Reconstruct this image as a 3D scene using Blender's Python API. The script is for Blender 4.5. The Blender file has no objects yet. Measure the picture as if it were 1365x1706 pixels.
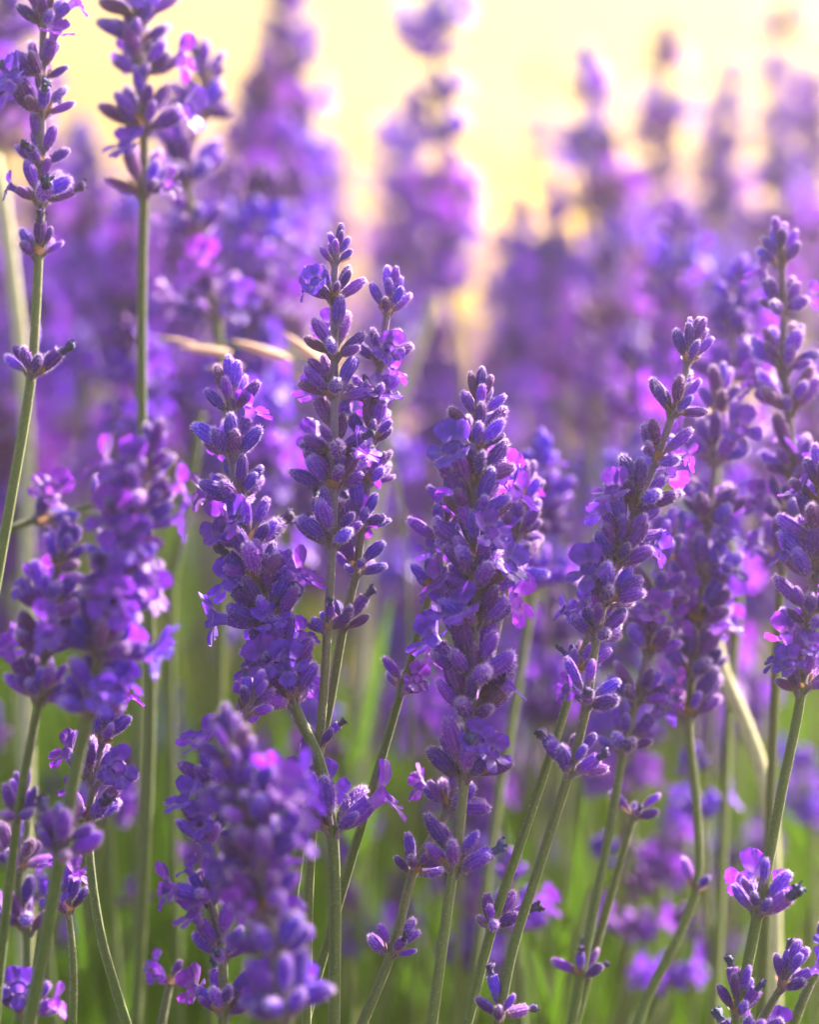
import bpy, math, random
import numpy as np
from mathutils import Vector, Matrix, Quaternion, noise

random.seed(7)
R = math.radians
scene = bpy.context.scene
COL = scene.collection

# ------------------------------------------------------------------ camera
PW, PH = 1365.0, 1706.0            # size of the photograph, used to lay the stalks out
FOCUS = 0.70                       # metres from the lens to the sharp stalks
VFOV = R(20.0)
PITCH = R(-7.0)
CAM = Vector((0.0, -0.70, 0.56))
cd = bpy.data.cameras.new('camera')
cam = bpy.data.objects.new('camera', cd)
COL.objects.link(cam)
scene.camera = cam
cam.location = CAM
cam.rotation_euler = (math.pi / 2 + PITCH, 0, 0)
cd.sensor_fit = 'VERTICAL'
cd.sensor_height = 24.0
cd.lens = 12.0 / math.tan(VFOV / 2)
cd.clip_start = 0.01
cd.clip_end = 500
cd.dof.use_dof = True
cd.dof.focus_distance = FOCUS
cd.dof.aperture_fstop = 3.8
FWD = Vector((0, math.cos(PITCH), math.sin(PITCH)))
UP = Vector((0, -math.sin(PITCH), math.cos(PITCH)))
RIGHT = Vector((1, 0, 0))

def at(px, py, d):
    """the point of the place that lies at depth d behind a spot of the photograph"""
    k = 2 * math.tan(VFOV / 2) / PH
    px, py, d = float(px), float(py), float(d)
    return CAM + d * (FWD + RIGHT * ((px - PW / 2) * k) + UP * ((PH / 2 - py) * k))

def mpp(d):
    return 2 * math.tan(VFOV / 2) / PH * d

# ------------------------------------------------------------------ sky, sun, exposure
SUN_AZ, SUN_EL = R(49), R(34)
w = bpy.data.worlds.new('World')
scene.world = w
w.use_nodes = True
wn = w.node_tree
sky = wn.nodes.new('ShaderNodeTexSky')
sky.sky_type = 'NISHITA'
sky.sun_disc = False
sky.sun_elevation = SUN_EL
sky.sun_rotation = SUN_AZ
sky.dust_density = 8.0
wn.links.new(sky.outputs[0], wn.nodes['Background'].inputs[0])
wn.nodes['Background'].inputs[1].default_value = 0.10
sl = bpy.data.lights.new('sun', 'SUN')
sl.energy = 5.0
sl.angle = R(0.6)
sl.color = (1.0, 0.86, 0.60)
so = bpy.data.objects.new('sun', sl)
COL.objects.link(so)
SUNV = Vector((math.sin(SUN_AZ) * math.cos(SUN_EL), math.cos(SUN_AZ) * math.cos(SUN_EL), math.sin(SUN_EL)))
so.rotation_euler = SUNV.to_track_quat('Z', 'Y').to_euler()
so.location = (2, 2, 3)
vs = scene.view_settings
vs.view_transform = 'Standard'
vs.look = 'None'
vs.gamma = 1.0
vs.use_curve_mapping = False
vs.exposure = 2.2
scene.cycles.max_bounces = 8
scene.cycles.diffuse_bounces = 3
scene.cycles.volume_bounces = 1
scene.cycles.transparent_max_bounces = 4
scene.cycles.sample_clamp_indirect = 6

# ------------------------------------------------------------------ materials
def new_mat(name):
    m = bpy.data.materials.new(name)
    m.use_nodes = True
    nt = m.node_tree
    return m, nt, nt.nodes['Principled BSDF'], nt.nodes['Material Output']

def ramp(nt, src, stops):
    r = nt.nodes.new('ShaderNodeValToRGB')
    el = r.color_ramp.elements
    while len(el) < len(stops):
        el.new(0.5)
    for e, (p, c) in zip(el, stops):
        e.position = p
        e.color = (*c, 1)
    nt.links.new(src, r.inputs[0])
    return r.outputs[0]

def attr(nt, name):
    a = nt.nodes.new('ShaderNodeAttribute')
    a.attribute_name = name
    return a.outputs['Fac']

def tex_noise(nt, scale, detail=2.0, rough=0.5, coord='Object'):
    tc = nt.nodes.new('ShaderNodeTexCoord')
    n = nt.nodes.new('ShaderNodeTexNoise')
    n.inputs['Scale'].default_value = scale
    n.inputs['Detail'].default_value = detail
    n.inputs['Roughness'].default_value = rough
    nt.links.new(tc.outputs[coord], n.inputs['Vector'])
    return n.outputs['Fac']

def mix(nt, a, b, fac, mode='MIX'):
    n = nt.nodes.new('ShaderNodeMix')
    n.data_type = 'RGBA'
    n.blend_type = mode
    for s, v in ((n.inputs[0], fac), (n.inputs[6], a), (n.inputs[7], b)):
        if hasattr(v, 'is_linked'):
            nt.links.new(v, s)
        elif isinstance(v, tuple):
            s.default_value = (*v, 1)
        else:
            s.default_value = v
    return n.outputs[2]

def hsv(nt, col, hue=None, val=None):
    n = nt.nodes.new('ShaderNodeHueSaturation')
    nt.links.new(col, n.inputs['Color'])
    if hue is not None:
        nt.links.new(hue, n.inputs['Hue'])
    if val is not None:
        nt.links.new(val, n.inputs['Value'])
    return n.outputs[0]

def maprange(nt, src, a, b, c, d):
    n = nt.nodes.new('ShaderNodeMapRange')
    nt.links.new(src, n.inputs[0])
    for i, v in enumerate((a, b, c, d)):
        n.inputs[i + 1].default_value = v
    return n.outputs[0]

def vary(nt, col, dh=0.02, v0=0.75, v1=1.25):
    oi = nt.nodes.new('ShaderNodeObjectInfo')
    h = maprange(nt, oi.outputs['Random'], 0, 1, 0.5 - dh, 0.5 + dh)
    wn_ = nt.nodes.new('ShaderNodeTexWhiteNoise')
    wn_.noise_dimensions = '1D'
    nt.links.new(oi.outputs['Random'], wn_.inputs['W'])
    v = maprange(nt, wn_.outputs['Value'], 0, 1, v0, v1)
    return hsv(nt, col, h, v)

def bump(nt, src, strength, dist, bsdf):
    b = nt.nodes.new('ShaderNodeBump')
    b.inputs['Strength'].default_value = strength
    b.inputs['Distance'].default_value = dist
    nt.links.new(src, b.inputs['Height'])
    nt.links.new(b.outputs[0], bsdf.inputs['Normal'])

def translucent(nt, bsdf, out, col, fac):
    t = nt.nodes.new('ShaderNodeBsdfTranslucent')
    if hasattr(col, 'is_linked'):
        nt.links.new(col, t.inputs[0])
    else:
        t.inputs[0].default_value = (*col, 1)
    m = nt.nodes.new('ShaderNodeMixShader')
    m.inputs[0].default_value = fac
    nt.links.new(bsdf.outputs[0], m.inputs[1])
    nt.links.new(t.outputs[0], m.inputs[2])
    nt.links.new(m.outputs[0], out.inputs[0])

def mat_bud():
    m, nt, b, o = new_mat('lavender_bud')
    c = ramp(nt, attr(nt, 't'), [(0.0, (0.26, 0.20, 0.28)), (0.15, (0.19, 0.10, 0.32)), (0.40, (0.16, 0.013, 0.58)),
                                 (0.78, (0.16, 0.012, 0.62)), (0.88, (0.22, 0.03, 0.68)), (0.97, (0.29, 0.13, 0.70))])
    n = tex_noise(nt, 700, 3)
    rb = attr(nt, 'rib')
    mul = nt.nodes.new('ShaderNodeMath'); mul.operation = 'MULTIPLY'
    nt.links.new(maprange(nt, rb, 0.3, 1.0, 0.05, 0.6), mul.inputs[0])
    nt.links.new(maprange(nt, n, 0.35, 0.65, 0.0, 1.0), mul.inputs[1])
    c = mix(nt, c, (0.42, 0.17, 0.80), mul.outputs[0])
    c = vary(nt, c, 0.022, 0.5, 1.35)
    oi = nt.nodes.new('ShaderNodeObjectInfo')
    c = mix(nt, c, (0.17, 0.10, 0.13), maprange(nt, oi.outputs['Random'], 0.86, 1.0, 0.0, 0.6))      # a few faded, browning buds
    nt.links.new(c, b.inputs['Base Color'])
    b.inputs['Roughness'].default_value = 0.6
    b.inputs['Specular IOR Level'].default_value = 0.3
    b.inputs['Sheen Weight'].default_value = 0.15
    b.inputs['Sheen Roughness'].default_value = 0.4
    b.inputs['Sheen Tint'].default_value = (0.75, 0.55, 1, 1)
    bump(nt, tex_noise(nt, 2200, 2), 0.6, 0.0004, b)
    translucent(nt, b, o, c, 0.32)
    return m

def mat_plain(name, col, rough=0.7, trans=0.0, noise_scale=300, lo=0.7, hi=1.25, dh=0.01, tcol=None):
    m, nt, b, o = new_mat(name)
    n = tex_noise(nt, noise_scale, 4)
    rgb = nt.nodes.new('ShaderNodeRGB')
    rgb.outputs[0].default_value = (*col, 1)
    c = hsv(nt, rgb.outputs[0], None, maprange(nt, n, 0.3, 0.7, lo, hi))
    c = vary(nt, c, dh, 0.85, 1.15)
    nt.links.new(c, b.inputs['Base Color'])
    b.inputs['Roughness'].default_value = rough
    b.inputs['Specular IOR Level'].default_value = 0.3
    if trans:
        translucent(nt, b, o, tcol or c, trans)
    return m

def mat_petal():
    m, nt, b, o = new_mat('lavender_petal')
    c = ramp(nt, attr(nt, 't'), [(0.0, (0.36, 0.18, 0.62)), (0.35, (0.16, 0.018, 0.58)), (1.0, (0.22, 0.032, 0.74))])
    c = vary(nt, c, 0.02, 0.8, 1.2)
    c = hsv(nt, c, None, maprange(nt, tex_noise(nt, 700, 3), 0.3, 0.7, 0.75, 1.25))
    nt.links.new(c, b.inputs['Base Color'])
    b.inputs['Roughness'].default_value = 0.5
    b.inputs['Sheen Weight'].default_value = 0.25
    bump(nt, tex_noise(nt, 900, 2), 0.5, 0.0005, b)
    translucent(nt, b, o, c, 0.48)
    return m

def mat_stem():
    m, nt, b, o = new_mat('lavender_stem')
    c = ramp(nt, attr(nt, 't'), [(0.0, (0.085, 0.15, 0.03)), (0.32, (0.10, 0.15, 0.05)), (0.50, (0.15, 0.15, 0.10)), (0.66, (0.17, 0.12, 0.22)), (1, (0.18, 0.10, 0.28))])
    n = tex_noise(nt, 1500, 4, 0.6)
    c = mix(nt, c, (0.38, 0.38, 0.30), maprange(nt, n, 0.56, 0.74, 0, 0.6))
    c = vary(nt, c, 0.012, 0.8, 1.2)
    nt.links.new(c, b.inputs['Base Color'])
    b.inputs['Roughness'].default_value = 0.55
    b.inputs['Sheen Weight'].default_value = 0.3
    bump(nt, n, 0.5, 0.0003, b)
    translucent(nt, b, o, c, 0.12)
    return m

M_BUD = mat_bud()
M_HAIR = mat_plain('pale_hair', (0.66, 0.50, 0.88), 0.6, 0.5)
M_PETAL = mat_petal()
M_WILT = mat_plain('withered_petal', (0.055, 0.045, 0.20), 0.7, 0.1, 900, 0.5, 1.7, 0.03)
M_BRACT = mat_plain('dry_bract', (0.30, 0.17, 0.13), 0.7, 0.25, 700)
M_STEM = mat_stem()
M_LEAF = mat_plain('grey_green_leaf', (0.055, 0.13, 0.016), 0.55, 0.28, 60, 0.35, 1.6, 0.02, (0.10, 0.23, 0.012))
M_STRAW = mat_plain('dry_straw', (0.60, 0.42, 0.38), 0.6, 0.3, 300, 0.8, 1.15)
M_PALE = mat_plain('pale_dry_stem', (0.50, 0.50, 0.36), 0.6, 0.15, 400, 0.8, 1.2)

# ------------------------------------------------------------------ mesh helper
class MB:
    def __init__(self):
        self.v, self.f, self.m, self.t, self.n = [], [], [], [], 0
        self.rib = []

    def add(self, verts, faces, mat=0, t=0.0, rib=0.5):
        verts = np.asarray(verts, float)
        k = len(verts)
        self.v.append(verts)
        self.t.append(np.full(k, t) if np.isscalar(t) else np.asarray(t, float))
        self.rib.append(np.full(k, rib) if np.isscalar(rib) else np.asarray(rib, float))
        n = self.n
        self.f.extend([tuple(i + n for i in f) for f in faces])
        self.m.extend([mat] * len(faces))
        self.n += k

    def add_mb(self, o, M, remap=None):
        A = np.array(M)
        for_v = np.vstack(o.v) @ A[:3, :3].T + A[:3, 3]
        self.v.append(for_v)
        self.t.append(np.concatenate(o.t))
        self.rib.append(np.concatenate(o.rib))
        n = self.n
        self.f.extend([tuple(i + n for i in f) for f in o.f])
        self.m.extend([remap[i] for i in o.m] if remap else o.m)
        self.n += len(for_v)

    def mesh(self, name, mats, smooth=True):
        me = bpy.data.meshes.new(name)
        V = np.vstack(self.v)
        me.from_pydata(V.tolist(), [], self.f)
        for m in mats:
            me.materials.append(m)
        me.polygons.foreach_set('material_index', self.m)
        me.polygons.foreach_set('use_smooth', [smooth] * len(self.f))
        a = me.attributes.new('t', 'FLOAT', 'POINT')
        a.data.foreach_set('value', np.concatenate(self.t).astype(np.float32))
        a = me.attributes.new('rib', 'FLOAT', 'POINT')
        a.data.foreach_set('value', np.concatenate(self.rib).astype(np.float32))
        me.update()
        return me

def link(name, data, parent=None, M=None):
    o = bpy.data.objects.new(name, data)
    COL.objects.link(o)
    if parent is not None:
        o.parent = parent
    if M is not None:
        o.matrix_local = M
    return o

def grid_faces(nu, nv, wrap=True):
    """nu rings of nv points"""
    F = []
    for i in range(nu - 1):
        for j in range(nv if wrap else nv - 1):
            a, b = i * nv + j, i * nv + (j + 1) % nv
            F.append((a, b, b + nv, a + nv))
    return F

# ------------------------------------------------------------------ the pieces of a flower
MM = 0.001
def bud_mb(rng, L=7.2, W=3.7, seg=40, rings=14, ribs=10, hairs=340, mouth=False):
    mb = MB()
    pt = [0, .06, .18, .35, .55, .72, .83, .87, .92, .97, 1.0]
    pr = [.26, .46, .68, .88, 1.0, .93, .76, .60, .55, .36, .04]
    if mouth:
        pr = [.26, .46, .66, .86, 1.0, .96, .88, .86, .72, .45, .30]
        pt = [0, .06, .18, .35, .55, .72, .84, .90, .89, .84, .74]
    us = np.linspace(0, 1, rings)
    idx = np.linspace(0, len(pt) - 1, rings)
    T = np.interp(idx, range(len(pt)), pt)
    Rr = np.interp(idx, range(len(pt)), pr) * W / 2
    ph = np.linspace(0, 2 * math.pi, seg, endpoint=False)
    bend = rng.uniform(-.6, .6)
    tw = rng.uniform(0, 6.28)
    lob = rng.uniform(-.05, .05)
    V, TT, RB = [], [], []
    for t, r in zip(T, Rr):
        rib = 1 + .085 * np.cos(ribs * ph + tw) * (1 if .1 < t < .88 else .3) + lob * np.cos(2 * ph) + .03 * np.cos(3 * ph + tw) + (.16 * np.cos(5 * ph + tw) if t > .85 else 0)
        x = np.cos(ph) * r * rib + bend * t * t
        y = np.sin(ph) * r * rib
        V.append(np.stack([x, y, np.full(seg, t * L)], 1))
        TT.append(np.full(seg, t))
        RB.append(.5 + .5 * np.cos(ribs * ph + tw))
    V = np.vstack(V)
    # small teeth on the rim
    mb.add(V * MM, grid_faces(rings, seg), 0, np.concatenate(TT), np.concatenate(RB))
    top = list(range((rings - 1) * seg, rings * seg))
    mb.f.append(tuple(top)); mb.m.append(0)
    for _ in range(hairs):
        i = rng.uniform(.12, 1.0)
        t = float(np.interp(i * 10 * .96, range(len(pt)), pt)); r = float(np.interp(i * 10 * .96, range(len(pt)), pr)) * W / 2
        a = rng.uniform(0, 6.283)
        n = np.array([math.cos(a), math.sin(a), (t - .45) * 1.2 + rng.uniform(-.1, .5)])
        n /= np.linalg.norm(n)
        p = np.array([math.cos(a) * r + bend * t * t, math.sin(a) * r, t * L])
        s = np.array([-math.sin(a), math.cos(a), rng.uniform(-.5, .5)]) * .045
        h = rng.uniform(.3, .9)
        mb.add(np.array([p - s, p + s, p + n * h]) * MM, [(0, 1, 2)], 1, t)
    return mb

def lobe(mb, rng, M, ln, wd, curl, nu=6, nv=7, mat=0, notch=.12):
    """one petal lobe lying along +X of M, rounded and ruffled"""
    V, T = [], []
    ph = rng.uniform(0, 6)
    for i in range(nu):
        u = i / (nu - 1)
        half = wd * (.28 + .72 * math.sin(min(1, u * 1.15) * math.pi * .62)) * (1 if u < .8 else math.sqrt(max(0.05, 1 - ((u - .8) / .22) ** 2)))
        for j in range(nv):
            v = j / (nv - 1) * 2 - 1
            x = ln * u * (1 - notch * (1 - abs(v)) * (u > .9)) - ln * .12 * v * v * u
            z = curl * u * u + .34 * math.sin(4.6 * v + ph + 2.6 * u) * u + .25 * v * v * u + rng.uniform(-.07, .07) * u
            V.append((x, v * half, z)); T.append(u)
    A = np.array(M)
    V = (np.array(V) @ A[:3, :3].T + A[:3, 3]) * MM
    F = grid_faces(nu, nv, False)
    mb.add(V, F, mat, T)

def flower_mb(rng, droop=0.0):
    """open corolla: flared tube with two big upper and three smaller lower lobes"""
    mb = MB()
    seg = 12
    prof = [(4.2, .95), (6.0, 1.0), (7.6, 1.15), (8.8, 1.55), (9.3, 1.9)]
    ph = np.linspace(0, 2 * math.pi, seg, endpoint=False)
    V = np.vstack([np.stack([np.cos(ph) * r, np.sin(ph) * r, np.full(seg, z)], 1) for z, r in prof])
    mb.add(V * MM, grid_faces(len(prof), seg), 0, np.repeat([.0, .15, .25, .3, .35], seg))
    for a, ln, wd, up in ((-.5, 5.2, 2.4, .8), (.5, 5.2, 2.4, .8), (2.0, 4.0, 1.9, .25), (3.14, 4.2, 1.9, .1), (4.28, 4.0, 1.9, .25)):
        a += rng.uniform(-.12, .12)
        up += rng.uniform(-.2, .25)
        M = Matrix.Translation((math.cos(a) * 1.4, math.sin(a) * 1.4, 8.7)) @ Matrix.Rotation(a, 4, 'Z') @ Matrix.Rotation(-up, 4, 'Y')
        lobe(mb, rng, M, ln * rng.uniform(.9, 1.1), wd * rng.uniform(.9, 1.1), rng.uniform(-.9, .3))
    return mb

def wilt_mb(rng):
    """dead corolla shrivelled on the tip of its calyx"""
    mb = MB()
    seg, rings = 12, 9
    ph = np.linspace(0, 2 * math.pi, seg, endpoint=False)
    V = []
    bx, by = rng.uniform(-.8, .8), rng.uniform(-.8, .8)
    for i in range(rings):
        u = i / (rings - 1)
        r = np.interp(u, [0, .35, .6, .8, 1], [.8, .85, .7, 1.15, .9])
        z = 5.6 + 4.0 * u
        rr = r * (1 + .3 * np.cos(3 * ph + 4 * u + bx) + np.array([rng.uniform(-.25, .25) for _ in ph]) * (.4 + u))
        V.append(np.stack([np.cos(ph) * rr + bx * u * u, np.sin(ph) * rr + by * u * u, z + np.array([rng.uniform(-.3, .5) for _ in ph]) * u], 1))
    V = np.vstack(V)
    F = grid_faces(rings, seg)
    mb.add(V * MM, F, 0, 1)
    mb.f.append(tuple(range((rings - 1) * seg, rings * seg))); mb.m.append(0)
    for k in range(4):
        a = rng.uniform(0, 6.28)
        M = Matrix.Translation((bx + .5 * math.cos(a), by + .5 * math.sin(a), 9.3)) @ Matrix.Rotation(a, 4, 'Z') @ Matrix.Rotation(rng.uniform(-1.2, .2), 4, 'Y')
        lobe(mb, rng, M, rng.uniform(.9, 1.7), .5, rng.uniform(-.8, .8), 4, 4)
    return mb

rng = random.Random(11)
BUDS = [bud_mb(rng, rng.uniform(6.2, 8.4), rng.uniform(2.3, 3.05)).mesh('bud', [M_BUD, M_HAIR]) for _ in range(10)]
CUPS = [bud_mb(rng, rng.uniform(6.8, 7.8), rng.uniform(2.7, 3.3), mouth=True).mesh('calyx', [M_BUD, M_HAIR]) for _ in range(4)]
FLOWERS = [flower_mb(rng).mesh('open_flower', [M_PETAL]) for _ in range(7)]
WILTS = [wilt_mb(rng).mesh('withered_flower', [M_WILT]) for _ in range(6)]
LOBUD = [bud_mb(rng, rng.uniform(6.6, 7.8), rng.uniform(2.9, 3.6), 10, 9, 4, 0) for _ in range(6)]
LOFLOWER = [flower_mb(rng) for _ in range(4)]

def whorl_layout(rng, n, apex=False, flowers=0, wilts=0, tightness=1.0):
    """list of (kind, matrix in millimetre-free local units) for one whorl; +Z runs up the stem"""
    out = []
    spots = []
    if apex:
        for k in range(n):
            a = k * 2.4 + rng.uniform(-.3, .3)
            f = k / max(1, n - 1)
            spots.append((a, R(8 + 42 * (1 - f)) + rng.uniform(-.08, .08), 1.2 * (1 - f) + .3, 5.2 * f, rng.uniform(.68, .9)))
    else:
        half = n / 2
        for k in range(n):
            side = k % 2
            i = k // 2
            tier = 0 if i < half * .5 else (1 if i < half * .85 else 2)
            spread = (-1.25, -.45, .4, 1.2, -.8, .8, 0.1, 1.5)[i % 8]
            a = side * math.pi + spread + rng.uniform(-.25, .25)
            tilt = R((60, 38, 20)[tier]) + rng.uniform(-.3, .3)
            spots.append((a, tilt * tightness, (1.5, 1.5, 1.2)[tier], (0.2, 2.4, 4.8)[tier] + rng.uniform(-.8, 1.0), rng.uniform(.66, 1.12)))
    order = list(range(len(spots)))
    rng.shuffle(order)
    fl = set(order[:flowers]); wl = set(order[flowers:flowers + wilts])
    for k, (a, th, rho, h, s) in enumerate(spots):
        M = (Matrix.Translation((math.cos(a) * rho * MM, math.sin(a) * rho * MM, h * MM)) @ Matrix.Rotation(a, 4, 'Z')
             @ Matrix.Rotation(th, 4, 'Y') @ Matrix.Rotation(math.pi + rng.uniform(-.5, .5), 4, 'Z') @ Matrix.Scale(s, 4))
        out.append(('flower' if k in fl else 'wilt' if k in wl else 'bud', M, spots[k]))
    return out

def bract_mb(rng, layout):
    """papery bracts under a whorl and the short stalks that carry its buds"""
    mb = MB()
    for side in (0, 1):
        M = Matrix.Translation((0, 0, -.3)) @ Matrix.Rotation(side * math.pi + rng.uniform(-.3, .3), 4, 'Z') @ Matrix.Translation((.8, 0, 0)) @ Matrix.Rotation(-R(rng.uniform(15, 45)), 4, 'Y')
        V, T = [], []
        for i in range(5):
            u = i / 4
            hw = 1.7 * math.sin(math.pi * min(1, .18 + .82 * u)) * (1 if u < .99 else 0.05)
            for j in range(5):
                v = j / 2 - 1
                V.append((4.0 * u, v * hw, .5 * v * v + .5 * u * u)); T.append(u)
        A = np.array(M)
        mb.add((np.array(V) @ A[:3, :3].T + A[:3, 3]) * MM, grid_faces(5, 5, False), 0, T)
    for kind, M, (a, th, rho, h, s) in layout:
        p1 = np.array([math.cos(a) * rho, math.sin(a) * rho, h])
        p0 = np.array([math.cos(a) * .6, math.sin(a) * .6, h - 1.8])
        p1 = p1 + np.array([math.cos(a) * math.sin(th), math.sin(a) * math.sin(th), math.cos(th)]) * .4
        V = []
        for q, p in enumerate((p0, p1)):
            for j in range(5):
                b = j * 2 * math.pi / 5
                V.append(p + .5 * np.array([math.cos(b), math.sin(b), 0]))
        mb.add(np.array(V) * MM, grid_faces(2, 5), 1, .75)
    return mb

# ------------------------------------------------------------------ stems
def spline(P, n):
    """Catmull-Rom through the rows of P"""
    P = np.asarray(P, float)
    Q = np.vstack([2 * P[0] - P[1], P, 2 * P[-1] - P[-2]])
    out = []
    m = len(P) - 1
    for k in range(n):
        s = k / (n - 1) * m
        i = min(int(s), m - 1)
        u = s - i
        a, b, c, d = Q[i:i + 4]
        out.append(.5 * (2 * b + (c - a) * u + (2 * a - 5 * b + 4 * c - d) * u * u + (3 * b - a - 3 * c + d) * u ** 3))
    return np.array(out)

def frames(C):
    """tangent, normal, binormal along a polyline"""
    T = np.gradient(C, axis=0)
    T /= np.linalg.norm(T, axis=1)[:, None]
    n = np.cross(T[0], [0.3, 1, 0.1]); n /= np.linalg.norm(n)
    N, B = [], []
    for t in T:
        n = n - t * np.dot(n, t); n /= np.linalg.norm(n)
        N.append(n); B.append(np.cross(t, n))
    return T, np.array(N), np.array(B)

def stem_mb(C, r0, r1, tt, seg=16, rng=None, hairs=0):
    """square, grooved lavender stem along C; tt is the colour coordinate (0 foot .. 1 tip)"""
    mb = MB()
    T, N, B = frames(C)
    k = len(C)
    V = []
    for i in range(k):
        u = i / (k - 1)
        r = r0 + (r1 - r0) * u
        for j in range(seg):
            a = 2 * math.pi * j / seg
            rr = r * (1 + .10 * math.cos(4 * a) - .05 * math.cos(8 * a))
            V.append(C[i] + N[i] * math.cos(a) * rr + B[i] * math.sin(a) * rr)
    mb.add(V, grid_faces(k, seg), 0, np.repeat(tt, seg))
    mb.f.append(tuple(range((k - 1) * seg, k * seg))); mb.m.append(0)
    for _ in range(hairs):
        i = rng.randrange(int(k * .4), k - 1)
        a = rng.uniform(0, 6.283)
        r = r0 + (r1 - r0) * i / k
        n = N[i] * math.cos(a) + B[i] * math.sin(a)
        p = C[i] + (C[i + 1] - C[i]) * rng.random() + n * r * .95
        s = T[i] * .00004
        mb.add([p - s, p + s, p + n * rng.uniform(.00018, .0004)], [(0, 1, 2)], 1, tt[i])
    return mb

def ground_run(C):
    """extend a stem below the picture down to the root of its plant"""
    a, b = C[0], C[0] - C[3]
    b = b / np.linalg.norm(b)
    if b[2] > -0.3:
        b = np.array([b[0] * .5, b[1], -.8])
    foot = np.array([a[0] + b[0] * .12, a[1] + .02, 0.01])
    mid = a + b * (a[2] * .45)
    return np.array([foot, mid * .6 + (a + foot) * .2])

def stalk_curve(path, d0, d1):
    """path: pixel points from the tip down; d0 depth of the tip, d1 depth of the lowest point -> (pixel samples, world samples) foot first"""
    px = spline(path[::-1], 70)
    dd = np.linspace(d1, d0, 70)
    Wd = np.array([at(x, y, d) for (x, y), d in zip(px, dd)])
    return px, Wd

NBUD = [0]
def lavender(label, path, whorls, d0=FOCUS, d1=None, group=None, seed=0, thick=15.5, detail=True, to_ground=True, stem_green=0.0):
    """one stalk: whorls are (x, y, width in px, number of buds, open flowers, withered flowers[, 'a' for the tip])"""
    rng = random.Random(seed * 101 + 5)
    d1 = d1 or d0
    px, Wd = stalk_curve(path, d0, d1)
    if to_ground:
        g = ground_run(Wd)
        C = np.vstack([spline(np.vstack([g, Wd[:1]]), 14)[:-1], Wd])
        off = 13
    else:
        C, off = Wd, 0
    T, N, B = frames(C)
    nodes = []
    for wz in whorls:
        i = int(np.argmin((px[:, 0] - wz[0]) ** 2 + (px[:, 1] - wz[1]) ** 2))
        nodes.append(i + off)
    srt = sorted(nodes)
    low = next((a for a, b in zip(srt, srt[1:]) if b - a < 12), srt[-1])
    hi = max(nodes) if nodes else len(C) - 1
    # colour coordinate: green below the lowest whorls, mauve inside the spike
    tt = np.interp(np.arange(len(C)), [0, max(1, low - 14), max(2, low), max(3, (low + hi) / 2 + 1), len(C)], [0.0, .22, .38, .72, 1.0])
    root = bpy.data.objects.new('lavender_stalk', None)
    COL.objects.link(root)
    root.empty_display_size = .01
    root.location = Vector(C[0])
    org = C[0]
    top = min(len(C), hi + 3)
    r = thick * mpp((d0 + d1) / 2) / 2
    sm = stem_mb(C[:top] - org, r * 1.12, r * .72, tt[:top], 16 if detail else 8, rng, 900 if detail else 0)
    link('stem', sm.mesh('stem', [M_STEM, M_HAIR]), root)
    spin0 = rng.uniform(0, 3.1)
    for k, (wz, i) in enumerate(zip(whorls, nodes)):
        wpx, n, nf, nw = wz[2:6]
        apex = len(wz) > 6
        d = d0 + (d1 - d0) * (1 - (i - off) / 70)
        s = wpx * mpp(d) / (0.0132 if apex else 0.0150)
        s = min(max(s, .62), 1.45)
        M = Matrix([[*(N[i][a], B[i][a], T[i][a]), C[i][a] - org[a]] for a in range(3)] + [[0, 0, 0, 1]])
        M = M @ Matrix.Rotation(spin0 + k * math.pi / 2 + rng.uniform(-.35, .35), 4, 'Z') @ Matrix.Scale(s, 4)
        if detail:
            lay = whorl_layout(rng, n, apex, nf, nw)
            wo = link('flower_whorl', bract_mb(rng, lay).mesh('flower_whorl', [M_BRACT, M_STEM]), root, M)
            for kind, Mb, _ in lay:
                if kind == 'bud':
                    link('bud', rng.choice(BUDS), wo, Mb)
                else:
                    link('calyx', rng.choice(CUPS), wo, Mb)
                    link('open_flower' if kind == 'flower' else 'withered_flower', rng.choice(FLOWERS if kind == 'flower' else WILTS), wo, Mb)
        else:
            pool = APEX_MESHES if apex else WHORL_MESHES
            link('flower_whorl', rng.choice(pool), root, M)
    root['label'] = label
    root['category'] = 'lavender'
    if group:
        root['group'] = group
    return root

def joined_whorl(rng, n, apex, nf):
    lay = whorl_layout(rng, n, apex, nf, 0)
    mb = MB()
    for kind, M, _ in lay:
        mb.add_mb(rng.choice(LOBUD), M)
        if kind == 'flower':
            mb.add_mb(rng.choice(LOFLOWER), M, {0: 1})
    return mb.mesh('flower_whorl', [M_BUD, M_PETAL])
rng = random.Random(23)
WHORL_MESHES = [joined_whorl(rng, rng.randint(9, 13), False, (1, 2, 3, 5)[k % 4]) for k in range(12)]
APEX_MESHES = [joined_whorl(rng, 8, True, 0) for k in range(4)]

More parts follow.
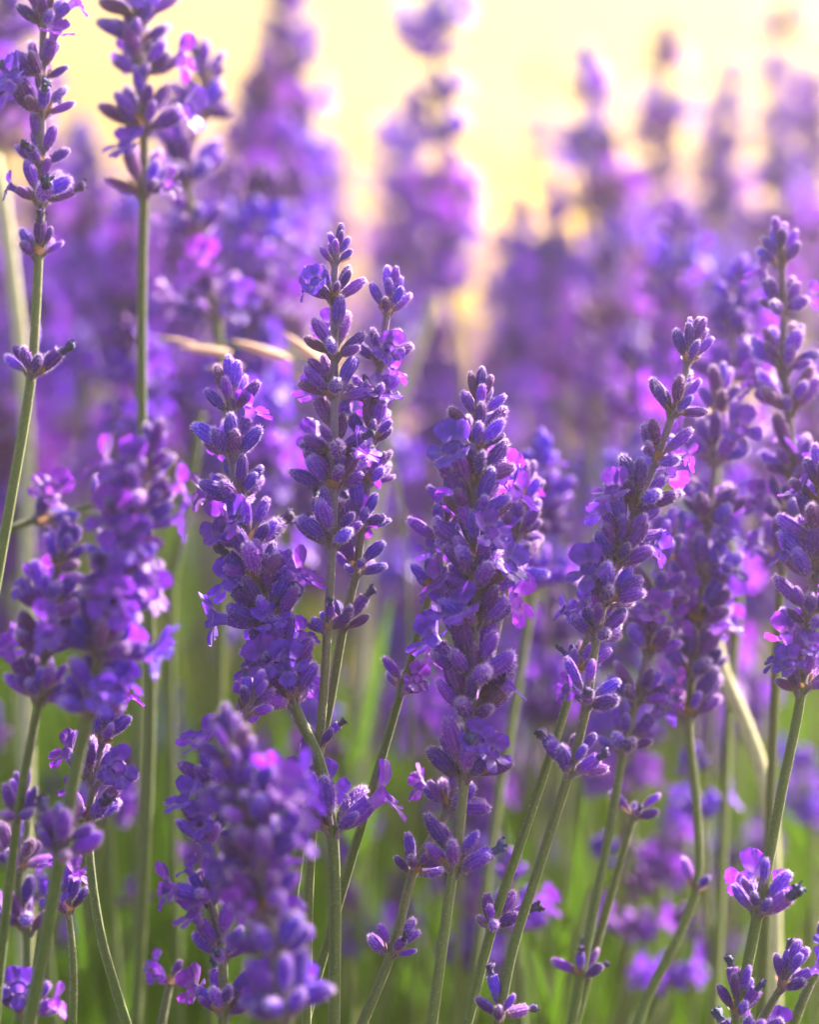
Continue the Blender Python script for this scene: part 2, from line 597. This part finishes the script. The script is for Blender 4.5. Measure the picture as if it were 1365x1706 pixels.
# ------------------------------------------------------------------ ground, bank, haze
def mat_ground():
    m, nt, b, o = new_mat('dry_meadow_soil')
    n1 = tex_noise(nt, 1.3, 5, 0.6)
    n2 = tex_noise(nt, 22, 6, 0.65)
    c = ramp(nt, n1, [(0.33, (0.40, 0.27, 0.09)), (0.5, (0.46, 0.33, 0.06)), (0.62, (0.30, 0.29, 0.03))])
    c = mix(nt, c, (0.46, 0.34, 0.14), maprange(nt, n2, 0.45, 0.7, 0, 0.7))
    sep = nt.nodes.new('ShaderNodeSeparateXYZ')
    tc = nt.nodes.new('ShaderNodeTexCoord')
    nt.links.new(tc.outputs['Object'], sep.inputs[0])
    add = nt.nodes.new('ShaderNodeMath'); add.operation = 'MULTIPLY_ADD'
    nt.links.new(tex_noise(nt, 0.8, 3), add.inputs[0]); add.inputs[1].default_value = 1.2
    nt.links.new(sep.outputs[0], add.inputs[2])
    c = mix(nt, (0.13, 0.075, 0.038), c, maprange(nt, add.outputs[0], -0.3, 1.1, 0, 1))   # bare tan soil on the left
    c = mix(nt, (0.07, 0.075, 0.03), c, maprange(nt, sep.outputs[1], 1.2, 2.6, 0, 1))     # darker, greener soil under the bushes
    nt.links.new(c, b.inputs['Base Color'])
    b.inputs['Roughness'].default_value = 0.9
    bump(nt, n2, 0.6, 0.02, b)
    return m

def terrain_height(x, y):
    bank = max(0.0, (y - 4.0)) / 4.0
    bank = bank * bank * (3 - 2 * bank) if bank < 1 else 1.0
    side = 1.15 - 1.05 / (1 + math.exp(-(x + 0.1) * 2.0))      # the bank falls away to the right
    return bank * side * 0.95 + .03 * noise.noise(Vector((x * .7, y * .7, 0)))

def build_ground():
    xs = np.concatenate([np.linspace(-40, -8, 10)[:-1], np.linspace(-8, 8, 60), np.linspace(8, 40, 10)[1:]])
    ys = np.concatenate([np.linspace(-12, -2, 6)[:-1], np.linspace(-2, 16, 80), np.linspace(16, 45, 10)[1:]])
    V = [(x, y, terrain_height(x, y)) for y in ys for x in xs]
    nx = len(xs)
    F = [(i * nx + j, i * nx + j + 1, (i + 1) * nx + j + 1, (i + 1) * nx + j) for i in range(len(ys) - 1) for j in range(nx - 1)]
    mb = MB()
    mb.add(V, F)
    o = link('ground', mb.mesh('ground', [mat_ground()]))
    o['kind'] = 'structure'
build_ground()

# ------------------------------------------------------------------ leaves, far lavender and meadow grass (masses)
def blade(mb, p, d, ln, wd, bend, mat=0, nseg=3):
    d = np.array(d, float); d /= np.linalg.norm(d)
    s = np.cross(d, [0.2, 0.9, 0.4]); s /= np.linalg.norm(s)
    u = np.cross(s, d)
    V, T = [], []
    for i in range(nseg + 1):
        f = i / nseg
        c = np.array(p) + d * ln * f + u * bend * f * f
        h = wd * (.55 + .45 * math.sin(math.pi * min(1, f * 1.1))) * (1 if i < nseg else .12)
        V += [c - s * h, c + u * h * .45, c + s * h]; T += [f] * 3
    mb.add(V, grid_faces(nseg + 1, 3, False), mat, T)

def build_foliage():
    rng = random.Random(5)
    mb = MB()
    for k in range(2600):
        y = rng.uniform(.10, 1.6)
        x = rng.uniform(-.75, .75) * (.6 + .5 * y)
        h = rng.uniform(.05, .30) if rng.random() < .75 else rng.uniform(.25, .36)
        if y < .18:
            h *= .8
        for q in range(6):
            a = rng.uniform(0, 6.28)
            lean = rng.uniform(.1, .7)
            blade(mb, (x, y, h + rng.uniform(-.02, .02)), (math.cos(a) * lean, math.sin(a) * lean, 1), rng.uniform(.03, .06), rng.uniform(.0012, .0022), rng.uniform(-.01, .01))
    for k in range(500):                                  # leaves low in the plant, below the picture
        x, y = rng.uniform(-.4, .4), rng.uniform(-.12, .12)
        a = rng.uniform(0, 6.28)
        blade(mb, (x, y, rng.uniform(.02, .2)), (math.cos(a) * .5, math.sin(a) * .5, 1), rng.uniform(.03, .06), .0018, rng.uniform(-.01, .01))
    for k in range(800):                                  # long upright shoots behind the sharp stalks
        y = rng.uniform(.12, 1.1); x = rng.uniform(-.6, .6) * (.5 + .6 * y)
        blade(mb, (x, y, .02), (rng.uniform(-.25, .25), rng.uniform(-.1, .1), 1), rng.uniform(.28, .40), rng.uniform(.0012, .0022), rng.uniform(-.03, .03), 0, 5)
    o = link('lavender_leaves', mb.mesh('lavender_leaves', [M_LEAF]))
    o['kind'] = 'stuff'
    o['label'] = 'narrow grey green leaves and shoots massed low between the lavender stems'
    o['category'] = 'leaves'
build_foliage()

def build_field():
    rng = random.Random(9)
    mb = MB()
    tiny = [bud_mb(rng, 7.5, 4.6, 5, 5, 2, 0) for _ in range(3)]
    kinds = []
    for k in range(6):
        sp = MB()
        z = 0
        for q in range(7):
            for b in range(9):
                a = b * 2.4 + q
                M = Matrix.Translation((0, 0, z)) @ Matrix.Rotation(a, 4, 'Z') @ Matrix.Rotation(R(rng.uniform(20, 65)), 4, 'Y') @ Matrix.Scale(rng.uniform(.9, 1.25), 4)
                sp.add_mb(tiny[b % 3], M, {0: rng.random() < .55 and 1 or 0})
            z += rng.uniform(.007, .010)
        kinds.append(sp)
    n = 0
    while n < 700:
        y = rng.uniform(.95, 5.2)
        x = rng.uniform(-1, 1) * (.30 + .22 * y)
        u = x / (.30 + .22 * y)
        if rng.random() > (1.0 if u < -.05 else .8 if u > .2 else .5):
            continue
        n += 1
        h = rng.uniform(.34, .52) - (.06 if -.15 < u < .3 else 0)
        lean = Matrix.Rotation(rng.uniform(-.15, .15), 4, 'Y')
        M = Matrix.Translation((x, y, h - .06)) @ lean
        mb.add_mb(rng.choice(kinds), M)
        top = np.array(M.translation)
        foot = np.array((x - rng.uniform(-.05, .05), y, 0.0))
        s = np.array([.0012, 0, 0]); e = np.array([0, .0012, 0])
        mb.add([foot - s, foot + e, foot + s, top - s, top + e, top + s], [(0, 1, 4, 3), (1, 2, 5, 4), (2, 0, 3, 5)], 2, .2)
    o = link('lavender_field', mb.mesh('lavender_field', [M_BUD, M_PETAL, M_STEM]))
    o['kind'] = 'stuff'
    o['label'] = 'purple mass of far lavender blurred behind the nearer stalks'
    o['category'] = 'lavender field'
build_field()

M_GOLD = mat_plain('golden_grass', (0.52, 0.38, 0.06), 0.6, 0.4, 3, 0.7, 1.2, 0.02, (0.66, 0.50, 0.05))
def build_meadow():
    rng = random.Random(15)
    mb = MB()
    for k in range(5200):
        y = 1.7 + 7.5 * rng.random() ** 1.2
        x = rng.uniform(-1, 1) * (.6 + .42 * y)
        if x < -.1 and rng.random() < .8:
            continue
        z = terrain_height(x, y)
        a = rng.uniform(0, 6.28)
        f = .7 + .25 * y
        blade(mb, (x, y, z - .01), (math.cos(a) * .35, math.sin(a) * .35, 1), rng.uniform(.08, .18), .0022 * f, rng.uniform(-.05, .05))
    o = link('meadow_grass', mb.mesh('meadow_grass', [M_GOLD]))
    o['kind'] = 'stuff'
    o['label'] = 'dry golden grass covering the sunlit bank behind the lavender'
    o['category'] = 'grass'
build_meadow()

# ------------------------------------------------------------------ the lavender stalks one can tell apart
S = 0
def hero(label, path, whorls, d0=FOCUS, d1=None, **kw):
    global S
    S += 1
    r_ = random.Random(S * 3 + 1)
    whorls = [(*q[:3], q[3], q[4] + (r_.choice((0, 1, 1, 2)) if q[3] >= 9 and len(q) == 6 else 0), *q[5:]) for q in whorls]
    return lavender(label, path, whorls, d0, d1, seed=S, **kw)

hero('tall sharp lavender spike left of centre whose round-budded tip stands highest of the pair',
     [(573, 362), (560, 430), (556, 490), (557, 570), (557, 680), (557, 800), (553, 915), (546, 1050), (537, 1180), (524, 1330), (514, 1500), (510, 1720)],
     [(558, 436, 72, 8, 0, 0, 'a'), (556, 490, 100, 10, 1, 0), (556, 582, 112, 9, 0, 0), (557, 668, 108, 11, 0, 0), (557, 752, 120, 9, 0, 1),
      (556, 812, 118, 12, 0, 0), (553, 912, 125, 12, 0, 2), (546, 1048, 84, 6, 0, 1), (533, 1245, 90, 4, 0, 1)], .700, .705)
hero('sharp lavender spike leaning close against the right side of the tallest central spike',
     [(656, 470), (645, 525), (632, 610), (622, 700), (614, 790), (603, 880), (592, 960), (572, 1045), (548, 1180), (512, 1350), (488, 1500), (470, 1720)],
     [(646, 520, 96, 9, 0, 0, 'a'), (632, 606, 104, 10, 0, 0), (626, 672, 96, 10, 0, 0), (620, 738, 100, 10, 2, 0), (613, 796, 104, 10, 0, 0),
      (604, 872, 108, 10, 0, 1), (595, 950, 96, 10, 0, 0), (576, 1043, 90, 6, 0, 1)], .707, .712)
hero('thick sharp lavender spike right of centre on a long pale stem',
     [(806, 632), (796, 700), (790, 780), (788, 860), (793, 950), (792, 1050), (787, 1150), (778, 1260), (763, 1400), (745, 1520), (718, 1720)],
     [(797, 690, 92, 9, 0, 0, 'a'), (793, 745, 118, 12, 0, 0), (790, 806, 130, 13, 0, 0), (788, 868, 138, 13, 1, 0), (791, 930, 136, 13, 3, 0),
      (793, 985, 128, 12, 0, 0), (793, 1042, 126, 11, 0, 0), (788, 1130, 150, 13, 0, 1), (785, 1190, 150, 14, 1, 0), (776, 1285, 140, 12, 1, 1), (757, 1448, 130, 11, 0, 1)], .697, .690, thick=17)
hero('sharp lavender stalk crossing behind the thick spike with small dark whorls near the bottom edge',
     [(880, 775), (870, 850), (855, 930), (830, 1040), (795, 1200), (748, 1345), (690, 1450), (655, 1580), (598, 1720)],
     [(872, 835, 90, 9, 0, 0, 'a'), (864, 890, 100, 11, 1, 0), (852, 945, 100, 10, 2, 0), (748, 1345, 118, 9, 0, 0), (684, 1448, 96, 8, 0, 2), (655, 1585, 98, 7, 0, 1)], .735, .697)
hero('lavender stalk with open violet flowers on its lone lower whorl, left of the thick spike',
     [(752, 800), (745, 860), (732, 930), (718, 980), (690, 1080), (660, 1180), (622, 1310), (580, 1450), (525, 1640), (505, 1720)],
     [(745, 855, 96, 8, 0, 0, 'a'), (738, 905, 105, 9, 0, 0), (718, 978, 92, 8, 1, 0), (670, 1150, 96, 6, 2, 0)], .715, .708)
hero('sharp leaning lavender spike on the right whose tip bends toward the sunlight',
     [(1165, 535), (1148, 600), (1125, 680), (1092, 770), (1060, 850), (1030, 930), (1005, 1010), (990, 1090), (975, 1190), (945, 1300), (900, 1440), (855, 1580), (828, 1720)],
     [(1148, 608, 98, 10, 0, 0, 'a'), (1124, 682, 108, 11, 0, 0), (1098, 770, 104, 10, 1, 0), (1070, 832, 128, 12, 0, 0), (1045, 893, 120, 11, 0, 0), (1032, 938, 118, 12, 1, 0),
      (1012, 1000, 124, 12, 0, 0), (996, 1062, 112, 11, 0, 0), (979, 1180, 112, 9, 0, 1), (948, 1288, 118, 9, 0, 2), (836, 1690, 92, 7, 0, 2)], .695, .690, thick=16)
hero('lavender stalk half hidden behind the leaning right spike, its dark stem running beside it',
     [(1050, 900), (1020, 960), (985, 1050), (955, 1140), (930, 1220), (880, 1370), (825, 1530), (775, 1720)],
     [(1030, 950, 80, 8, 0, 0, 'a'), (985, 1050, 100, 9, 0, 0), (960, 1120, 92, 8, 0, 1), (822, 1545, 102, 8, 0, 2)], .712, .702, thick=16)
hero('slightly soft lavender spike with pink open flowers, second behind the leaning right spike',
     [(1200, 620), (1195, 720), (1185, 830), (1170, 960), (1158, 1080), (1148, 1200), (1160, 1330), (1164, 1460), (1135, 1550), (1080, 1660), (1060, 1720)],
     [(1196, 690, 110, 9, 0, 0, 'a'), (1192, 760, 120, 11, 0, 0), (1184, 880, 125, 12, 1, 0), (1176, 960, 125, 12, 3, 0), (1166, 1040, 125, 12, 1, 0), (1156, 1120, 125, 11, 0, 0), (1148, 1198, 115, 10, 0, 1), (1164, 1490, 90, 3, 0, 0)], .755, .745)
hero('dark lavender spike wedged between the leaning right spike and the soft pink-flowered one',
     [(1110, 880), (1100, 960), (1088, 1050), (1065, 1150), (1042, 1240), (1015, 1390), (985, 1540), (950, 1720)],
     [(1102, 935, 100, 9, 0, 0, 'a'), (1094, 1005, 115, 11, 1, 0), (1082, 1085, 118, 11, 1, 0), (1062, 1165, 112, 10, 0, 0), (1042, 1243, 115, 10, 0, 1), (978, 1632, 84, 7, 0, 2)], .738, .730)
hero('thin lavender stalk ending in a few dark buds below the dark wedged spike',
     [(1085, 1290), (1058, 1355), (1030, 1450), (990, 1590), (955, 1720)],
     [(1056, 1358, 84, 5, 0, 1)], .735, .735)
hero('pinkish lavender spike reaching highest near the right edge in the golden glow',
     [(1302, 372), (1304, 450), (1306, 530), (1308, 620), (1316, 700), (1322, 800), (1310, 900), (1300, 1000), (1290, 1200), (1280, 1450), (1270, 1720)],
     [(1303, 440, 92, 9, 0, 0, 'a'), (1305, 525, 104, 10, 1, 0), (1308, 612, 118, 12, 0, 0), (1314, 676, 116, 11, 0, 0), (1321, 790, 118, 11, 1, 0), (1316, 860, 122, 11, 2, 0), (1308, 930, 122, 11, 2, 0)], .742, .760)
hero('sharp dark-stemmed lavender at the right edge with violet open flowers on its lowest whorl',
     [(1372, 760), (1366, 850), (1358, 960), (1346, 1080), (1330, 1190), (1305, 1310), (1280, 1440), (1240, 1640), (1225, 1720)],
     [(1370, 835, 110, 10, 0, 0, 'a'), (1366, 890, 128, 12, 1, 0), (1360, 960, 130, 12, 2, 0), (1352, 1040, 126, 12, 2, 0), (1336, 1145, 124, 9, 3, 0), (1276, 1508, 120, 9, 2, 1)], .690, .690, thick=18)
hero('lavender tip with dark withered flowers poking in at the bottom right corner',
     [(1330, 1590), (1305, 1640), (1270, 1700), (1240, 1760)],
     [(1306, 1645, 100, 9, 1, 1, 'a'), (1228, 1745, 120, 12, 0, 2)], .700, .700)
hero('lavender buds cut by the bottom edge beneath the right corner tip',
     [(1235, 1630), (1228, 1690), (1215, 1760)],
     [(1228, 1690, 100, 10, 0, 2, 'a')], .690, .690)
hero('lavender stalk slanting in at the right edge above the bottom right corner',
     [(1400, 1560), (1350, 1640), (1310, 1740)], [(1378, 1600, 100, 9, 1, 0, 'a')], .720, .720, thick=17)

hero('tall lavender spike at the far left edge with widely spaced whorls',
     [(80, -50), (72, 60), (69, 180), (68, 300), (64, 420), (58, 540), (50, 640), (25, 790), (0, 930), (-30, 1100)],
     [(77, -10, 100, 9, 0, 0, 'a'), (73, 34, 96, 10, 1, 0), (70, 124, 96, 9, 0, 1), (69, 188, 106, 9, 0, 2), (68, 275, 96, 9, 0, 1), (67, 327, 116, 9, 0, 2), (64, 425, 96, 8, 0, 1), (50, 630, 118, 9, 0, 2)], .722, .718, thick=17)
hero('tall bare-stemmed lavender second from the left, thick tip cut by the top edge',
     [(222, -90), (228, 20), (236, 120), (239, 220), (240, 312), (236, 500), (237, 720), (247, 960), (250, 1200), (240, 1450), (225, 1720)],
     [(224, -40, 112, 9, 0, 0, 'a'), (226, 15, 118, 12, 1, 0), (230, 70, 118, 12, 0, 0), (235, 125, 120, 12, 0, 0), (238, 215, 128, 13, 0, 0), (240, 312, 124, 10, 0, 1)], .755, .775, thick=17)
hero('soft ragged lavender stalk just right of the tall bare-stemmed one',
     [(342, 90), (335, 180), (312, 290), (328, 390), (345, 480), (366, 570), (380, 760), (370, 1000), (360, 1400), (350, 1720)],
     [(340, 140, 90, 8, 0, 0, 'a'), (333, 205, 110, 10, 1, 0), (314, 300, 130, 11, 2, 0), (328, 392, 108, 9, 1, 0), (356, 520, 120, 9, 2, 0)], .815, .84)
hero('bending sharp lavender spike left of centre, curved stem below its open violet flowers',
     [(388, 632), (384, 700), (388, 780), (402, 850), (420, 920), (440, 1000), (462, 1090), (492, 1180), (532, 1270), (552, 1370), (558, 1500), (556, 1720)],
     [(385, 690, 110, 9, 0, 0, 'a'), (386, 760, 122, 12, 1, 0), (397, 830, 118, 11, 0, 0), (413, 908, 136, 13, 0, 2), (428, 968, 136, 13, 1, 1), (444, 1040, 138, 13, 3, 0),
      (462, 1105, 136, 12, 3, 0), (482, 1165, 130, 10, 4, 0), (553, 1385, 142, 9, 3, 0)], .712, .692, thick=19)
hero('big blurred lavender spike in the left foreground in front of the bare stem',
     [(262, 715), (240, 790), (220, 880), (195, 970), (170, 1070), (150, 1180), (128, 1270), (104, 1400), (80, 1540), (45, 1720)],
     [(244, 800, 112, 9, 0, 0, 'a'), (234, 835, 130, 13, 1, 0), (222, 880, 136, 13, 1, 0), (205, 945, 144, 14, 2, 0), (188, 1010, 148, 14, 1, 0), (170, 1085, 150, 14, 2, 0), (152, 1172, 150, 13, 2, 0), (103, 1425, 138, 11, 0, 2)], .640, .655, thick=22)
hero('blurred lavender spike at the left edge beside the big foreground one',
     [(120, 895), (95, 950), (80, 1030), (72, 1110), (60, 1190), (40, 1290), (20, 1430), (-5, 1650)],
     [(98, 945, 100, 9, 0, 0, 'a'), (84, 1015, 124, 12, 0, 0), (76, 1085, 126, 12, 0, 0), (66, 1165, 126, 12, 1, 0), (30, 1365, 96, 6, 0, 0)], .655, .67)
hero('lavender with a pale star-shaped flower above a curved green stem, lower left',
     [(185, 1190), (165, 1260), (148, 1350), (150, 1440), (166, 1550), (190, 1640), (215, 1720)],
     [(172, 1235, 110, 9, 2, 1, 'a'), (158, 1300, 128, 10, 2, 0), (148, 1365, 110, 9, 1, 1)], .692, .690, thick=16)
hero('big blurred lavender spike in the centre-left foreground cut by the bottom edge',
     [(380, 1225), (392, 1280), (412, 1350), (432, 1450), (452, 1560), (470, 1660), (490, 1780)],
     [(390, 1275, 120, 10, 0, 0, 'a'), (398, 1330, 136, 14, 1, 0), (410, 1365, 150, 14, 1, 0), (426, 1435, 152, 14, 2, 0), (442, 1510, 146, 13, 1, 0), (456, 1590, 150, 14, 1, 0), (474, 1690, 150, 13, 2, 0)], .632, .628, thick=20)
hero('dark sharp lavender spike peeping out left of the centre-left foreground blur',
     [(425, 1150), (395, 1220), (362, 1300), (345, 1400), (352, 1500), (370, 1590), (372, 1720)],
     [(412, 1190, 88, 8, 0, 1, 'a'), (362, 1310, 118, 10, 1, 0), (346, 1405, 122, 11, 2, 0), (350, 1500, 120, 11, 1, 0), (369, 1595, 112, 9, 0, 2), (372, 1680, 116, 10, 0, 1)], .685, .682)
hero('ragged lavender stalk with loose buds along the bottom left edge',
     [(25, 1290), (45, 1370), (30, 1470), (45, 1570), (40, 1660), (20, 1760)],
     [(38, 1345, 80, 6, 0, 0, 'a'), (34, 1440, 110, 8, 0, 0), (42, 1545, 110, 9, 1, 0), (42, 1690, 110, 9, 0, 1)], .735, .735)
hero('short lavender stalk carrying two violet open flowers near the bottom left',
     [(105, 1455), (115, 1530), (122, 1620), (120, 1740)],
     [(114, 1520, 96, 7, 3, 0, 'a')], .715, .715, thick=13)
hero('slanting lavender stalk with two drooping violet flowers at bottom left of centre',
     [(335, 1470), (312, 1550), (285, 1630), (262, 1740)],
     [(288, 1640, 84, 5, 2, 0)], .735, .735)
hero('bent lavender stalk lying almost level across the left edge',
     [(215, 812), (160, 838), (100, 858), (40, 872), (-40, 905)],
     [(160, 838, 84, 5, 0, 1), (62, 868, 110, 8, 2, 0)], .765, .755, thick=13)

# blurred stalks behind that can still be picked out
def soft(label, path, tips, d, **kw):
    """soft spike behind: tips = (first y, last y, number of whorls, width)"""
    global S
    S += 1
    y0, y1, n, wpx = tips
    px = spline(path[::-1], 70)
    ws = []
    r_ = random.Random(S)
    for k in range(n):
        y = y0 + (y1 - y0) * k / max(1, n - 1) + (r_.uniform(-16, 16) if 0 < k else 0)
        x = float(np.interp(y, px[::-1, 1], px[::-1, 0]))
        ws.append((x, y, wpx * (.8 if k == 0 else r_.uniform(.92, 1.1)), 0, 0, 0) + (('a',) if k == 0 else ()))
    return lavender(label, path, ws, d, d * 1.02, seed=S, detail=False, **kw)

soft('blurred magenta lavender spike rising to the top edge left of centre', [(480, -90), (478, 150), (480, 420), (470, 700), (450, 1100), (440, 1720)], (-50, 400, 9, 145), 1.1)
soft('blurred lavender spike with a bare bent stem at the top centre in golden light', [(722, -60), (728, 120), (735, 300), (745, 480), (772, 600), (770, 900), (740, 1720)], (-10, 500, 9, 115), 1.08)
soft('washed-out lavender spike just under the white glare at upper right', [(1110, 20), (1105, 200), (1100, 330), (1105, 480), (1110, 700), (1100, 1100), (1090, 1720)], (80, 490, 8, 105), 1.3)
soft('washed-out lavender spike on an olive slanting stem at upper right', [(1215, 80), (1210, 240), (1195, 380), (1150, 520), (1100, 700), (1020, 1100), (960, 1720)], (150, 370, 5, 105), 1.3)
soft('washed-out lavender spike cut by the upper right edge', [(1350, 110), (1345, 250), (1345, 420), (1350, 800), (1340, 1720)], (170, 420, 6, 110), 1.25)
soft('faint lavender spike in the glare at the top right corner', [(1310, -60), (1305, 60), (1300, 200), (1290, 600), (1280, 1720)], (-10, 190, 4, 90), 1.45)
soft('blurred lavender spike standing on the left edge behind the tall edge stalk', [(-5, -40), (5, 120), (0, 260), (15, 420), (28, 560), (40, 900), (45, 1720)], (0, 250, 5, 120), .92, thick=20)
soft('blurred lavender spike on a pale green stem behind the second left spike', [(215, 560), (225, 640), (235, 720), (320, 700), (322, 760), (300, 920), (270, 1250), (250, 1720)][0:3] + [(240, 900), (235, 1250), (230, 1720)], (590, 700, 3, 100), .84, thick=18)
soft('blurred pink lavender low in the golden gap between the centre and right spikes', [(925, 330), (920, 450), (930, 600), (935, 800), (930, 1200), (900, 1720)], (380, 640, 6, 150), 1.10)
soft('blurred lavender behind the leaning right tip, just left of it', [(1010, 420), (1005, 520), (1000, 640), (980, 900), (940, 1300), (900, 1720)], (470, 720, 5, 140), 1.02)
soft('soft lavender spike between the leaning right tip and the highest right-edge spike', [(1235, 440), (1225, 540), (1205, 680), (1195, 800), (1230, 980), (1215, 1200), (1190, 1720)], (495, 640, 3, 120), .80)
soft('soft lavender behind the thick central spike showing on its right', [(905, 740), (900, 820), (890, 960), (870, 1100), (820, 1400), (780, 1720)], (790, 960, 4, 110), .80)

# the blurred crowd behind them: nothing tells these apart
rngb = random.Random(77)
GL = 'indistinct lavender stalk in the blurred purple crowd behind the sharp and soft spikes'
def top_row(x):
    return float(np.interp(x, [-100, 150, 300, 520, 600, 680, 830, 900, 1000, 1100, 1250, 1450], [200, 220, 280, 240, 400, 520, 540, 400, 360, 400, 380, 340]))
for k in range(212):
    x = -60 + (k * 0.6180339 % 1) * 1485
    d = rngb.uniform(.86, 1.7)
    y0 = top_row(x) + rngb.uniform(0, 1) ** 1.3 * 620
    nw = rngb.randint(5, 7)
    if 118 <= k < 134:                                    # faint spikes high in the glow
        x, d, y0 = rngb.uniform(620, 1370), rngb.uniform(1.15, 1.9), rngb.uniform(90, 420)
    if 190 <= k < 201:                                    # tall spikes behind the left ones
        x, d, y0 = rngb.uniform(250, 600), rngb.uniform(1.05, 1.6), rngb.uniform(110, 330)
    if k >= 201:
        x, d, y0 = rngb.uniform(840, 1370), rngb.uniform(1.1, 1.6), rngb.uniform(240, 430)
    if 134 <= k < 190:                                    # small clusters low among the stems
        d, y0, nw = rngb.uniform(.78, 1.1), rngb.uniform(1120, 1560), rngb.randint(1, 3)
    lean = rngb.uniform(-90, 40) * (1.8 if 134 <= k < 190 else 1)
    ln = rngb.uniform(300, 430) * .8 / d
    foot = 1800
    if 134 <= k < 190:
        ln = 60
    path = [(x, y0 - 40), (x + lean * .1, y0 + ln * .5), (x + lean * .25, y0 + ln), (x + lean * .55, y0 + ln + (foot - y0 - ln) * .5), (x + lean, foot)]
    if 134 <= k < 190:
        lab, grp = 'small blurred lavender cluster low among the green stems behind the sharp stalks', 'small blurred clusters low among the stems'
    elif 118 <= k < 134 or k >= 201:
        lab, grp = 'faint far lavender spike dissolving into the golden glow at upper right', 'faint spikes in the golden glow'
    elif k >= 190:
        lab, grp = 'tall far blurred lavender spike behind the soft ragged stalk at upper left', 'far blurred spikes at upper left'
    else:
        lab, grp = GL, 'indistinct lavender stalks in the blurred background'
    soft(lab, path, (y0, y0 + (75 if 134 <= k < 190 else ln), nw, (96 if 134 <= k < 190 else 118) * .8 / d), d, group=grp, thick=15.5 * .75 / d)

# ------------------------------------------------------------------ pale dry stems and the dry grass ear
def dry_stem(label, path, d, thick, mat=None, cat='dry stalk', grp='pale dry stems'):
    px, C = stalk_curve(path, d, d)
    C = np.vstack([spline(np.vstack([ground_run(C), C[:1]]), 12)[:-1], C])
    org = C[0]
    r = thick * mpp(d) / 2
    o = link('dry_stalk', stem_mb(C - org, r, r * .85, np.zeros(len(C)), 12).mesh('dry_stalk', [mat or M_PALE]))
    o.location = Vector(org)
    o['label'] = label; o['category'] = cat; o['group'] = grp
dry_stem('pale bent dry stem behind the dark-stemmed lavender at right', [(1190, 1050), (1205, 1120), (1240, 1200), (1268, 1280), (1285, 1370), (1290, 1500), (1290, 1720)], .79, 27)
dry_stem('pale blurred dry stem leaning along the upper left edge', [(-10, 260), (5, 340), (22, 470), (36, 600), (46, 760), (45, 1000), (40, 1720)], .84, 27)
dry_stem('pale green blurred stem between the two left foreground blurs', [(335, 690), (325, 760), (300, 900), (285, 1000), (285, 1250), (300, 1720)], .84, 17, M_STEM)
dry_stem('pale blurred stem slanting behind the fork of the two central spikes', [(725, 500), (700, 570), (672, 650), (640, 760), (610, 1000), (590, 1720)], .95, 20)

def grass_ear():
    d = .80
    root = bpy.data.objects.new('dry_grass_ear', None)
    COL.objects.link(root)
    px, C = stalk_curve([(265, 565), (330, 572), (420, 580), (480, 588), (560, 620), (640, 720), (680, 1000), (690, 1720)], d, d + .04)
    C = np.vstack([spline(np.vstack([ground_run(C), C[:1]]), 12)[:-1], C])
    org = C[0]
    root.location = Vector(org)
    link('stalk', stem_mb(C - org, .0006, .0004, np.zeros(len(C)), 8).mesh('stalk', [M_STEM]), root)
    rg = random.Random(3)
    for (x0, y0, x1, y1, wd) in ((560, 622, 470, 552, 26), (486, 600, 385, 566, 26), (385, 588, 296, 578, 25), (405, 610, 338, 614, 17), (540, 650, 488, 620, 18), (330, 575, 268, 560, 12)):
        a, b = np.array(at(x0, y0, d)), np.array(at(x1, y1, d - .006))
        ax = b - a; L = np.linalg.norm(ax)
        r = wd * mpp(d) / 2
        mb = MB()
        seg, rings = 10, 9
        ph = np.linspace(0, 2 * math.pi, seg, endpoint=False)
        V = []
        for i in range(rings):
            u = i / (rings - 1)
            rr = r * (math.sin(math.pi * min(1, .08 + .92 * u ** .8)) ** .8 + .03)
            V.append(np.stack([np.cos(ph) * rr * (1 + .1 * np.cos(5 * ph)), np.sin(ph) * rr * .6, np.full(seg, u * L)], 1))
        mb.add(np.vstack(V), grid_faces(rings, seg), 0, .5)
        Q = Vector(ax).to_track_quat('Z', 'Y').to_matrix().to_4x4()
        link('husk', mb.mesh('husk', [M_STRAW]), root, Matrix.Translation(Vector(a - org)) @ Q)
    root['label'] = 'dry pinkish grass ear lying across left of the central spikes'
    root['category'] = 'grass'
grass_ear()

# ------------------------------------------------------------------ haze volume added to imitate the sun glare at upper right
def build_glare_haze():
    x, y0, y1, z0, z1 = 42.0, -13.5, 47.0, -1.2, 1.45
    V = [(sx, sy, sz) for sz in (z0, z1) for sy in (y0, y1) for sx in (-x, x)]
    F = [(0, 2, 3, 1), (4, 5, 7, 6), (0, 1, 5, 4), (1, 3, 7, 5), (3, 2, 6, 7), (2, 0, 4, 6)]
    mb = MB()
    mb.add(V, F)
    m = bpy.data.materials.new('glare_haze')
    m.use_nodes = True
    nt = m.node_tree
    nt.nodes.remove(nt.nodes['Principled BSDF'])
    v = nt.nodes.new('ShaderNodeVolumePrincipled')
    v.inputs['Color'].default_value = (1.0, 0.87, 0.55, 1)
    v.inputs['Density'].default_value = 0.075
    v.inputs['Anisotropy'].default_value = 0.90
    nt.links.new(v.outputs[0], nt.nodes['Material Output'].inputs['Volume'])
    o = link('haze', mb.mesh('haze', [m], False))
    o['kind'] = 'stuff'
    o['label'] = 'golden haze added to imitate the sun glare at upper right'
    o['category'] = 'haze'
build_glare_haze()
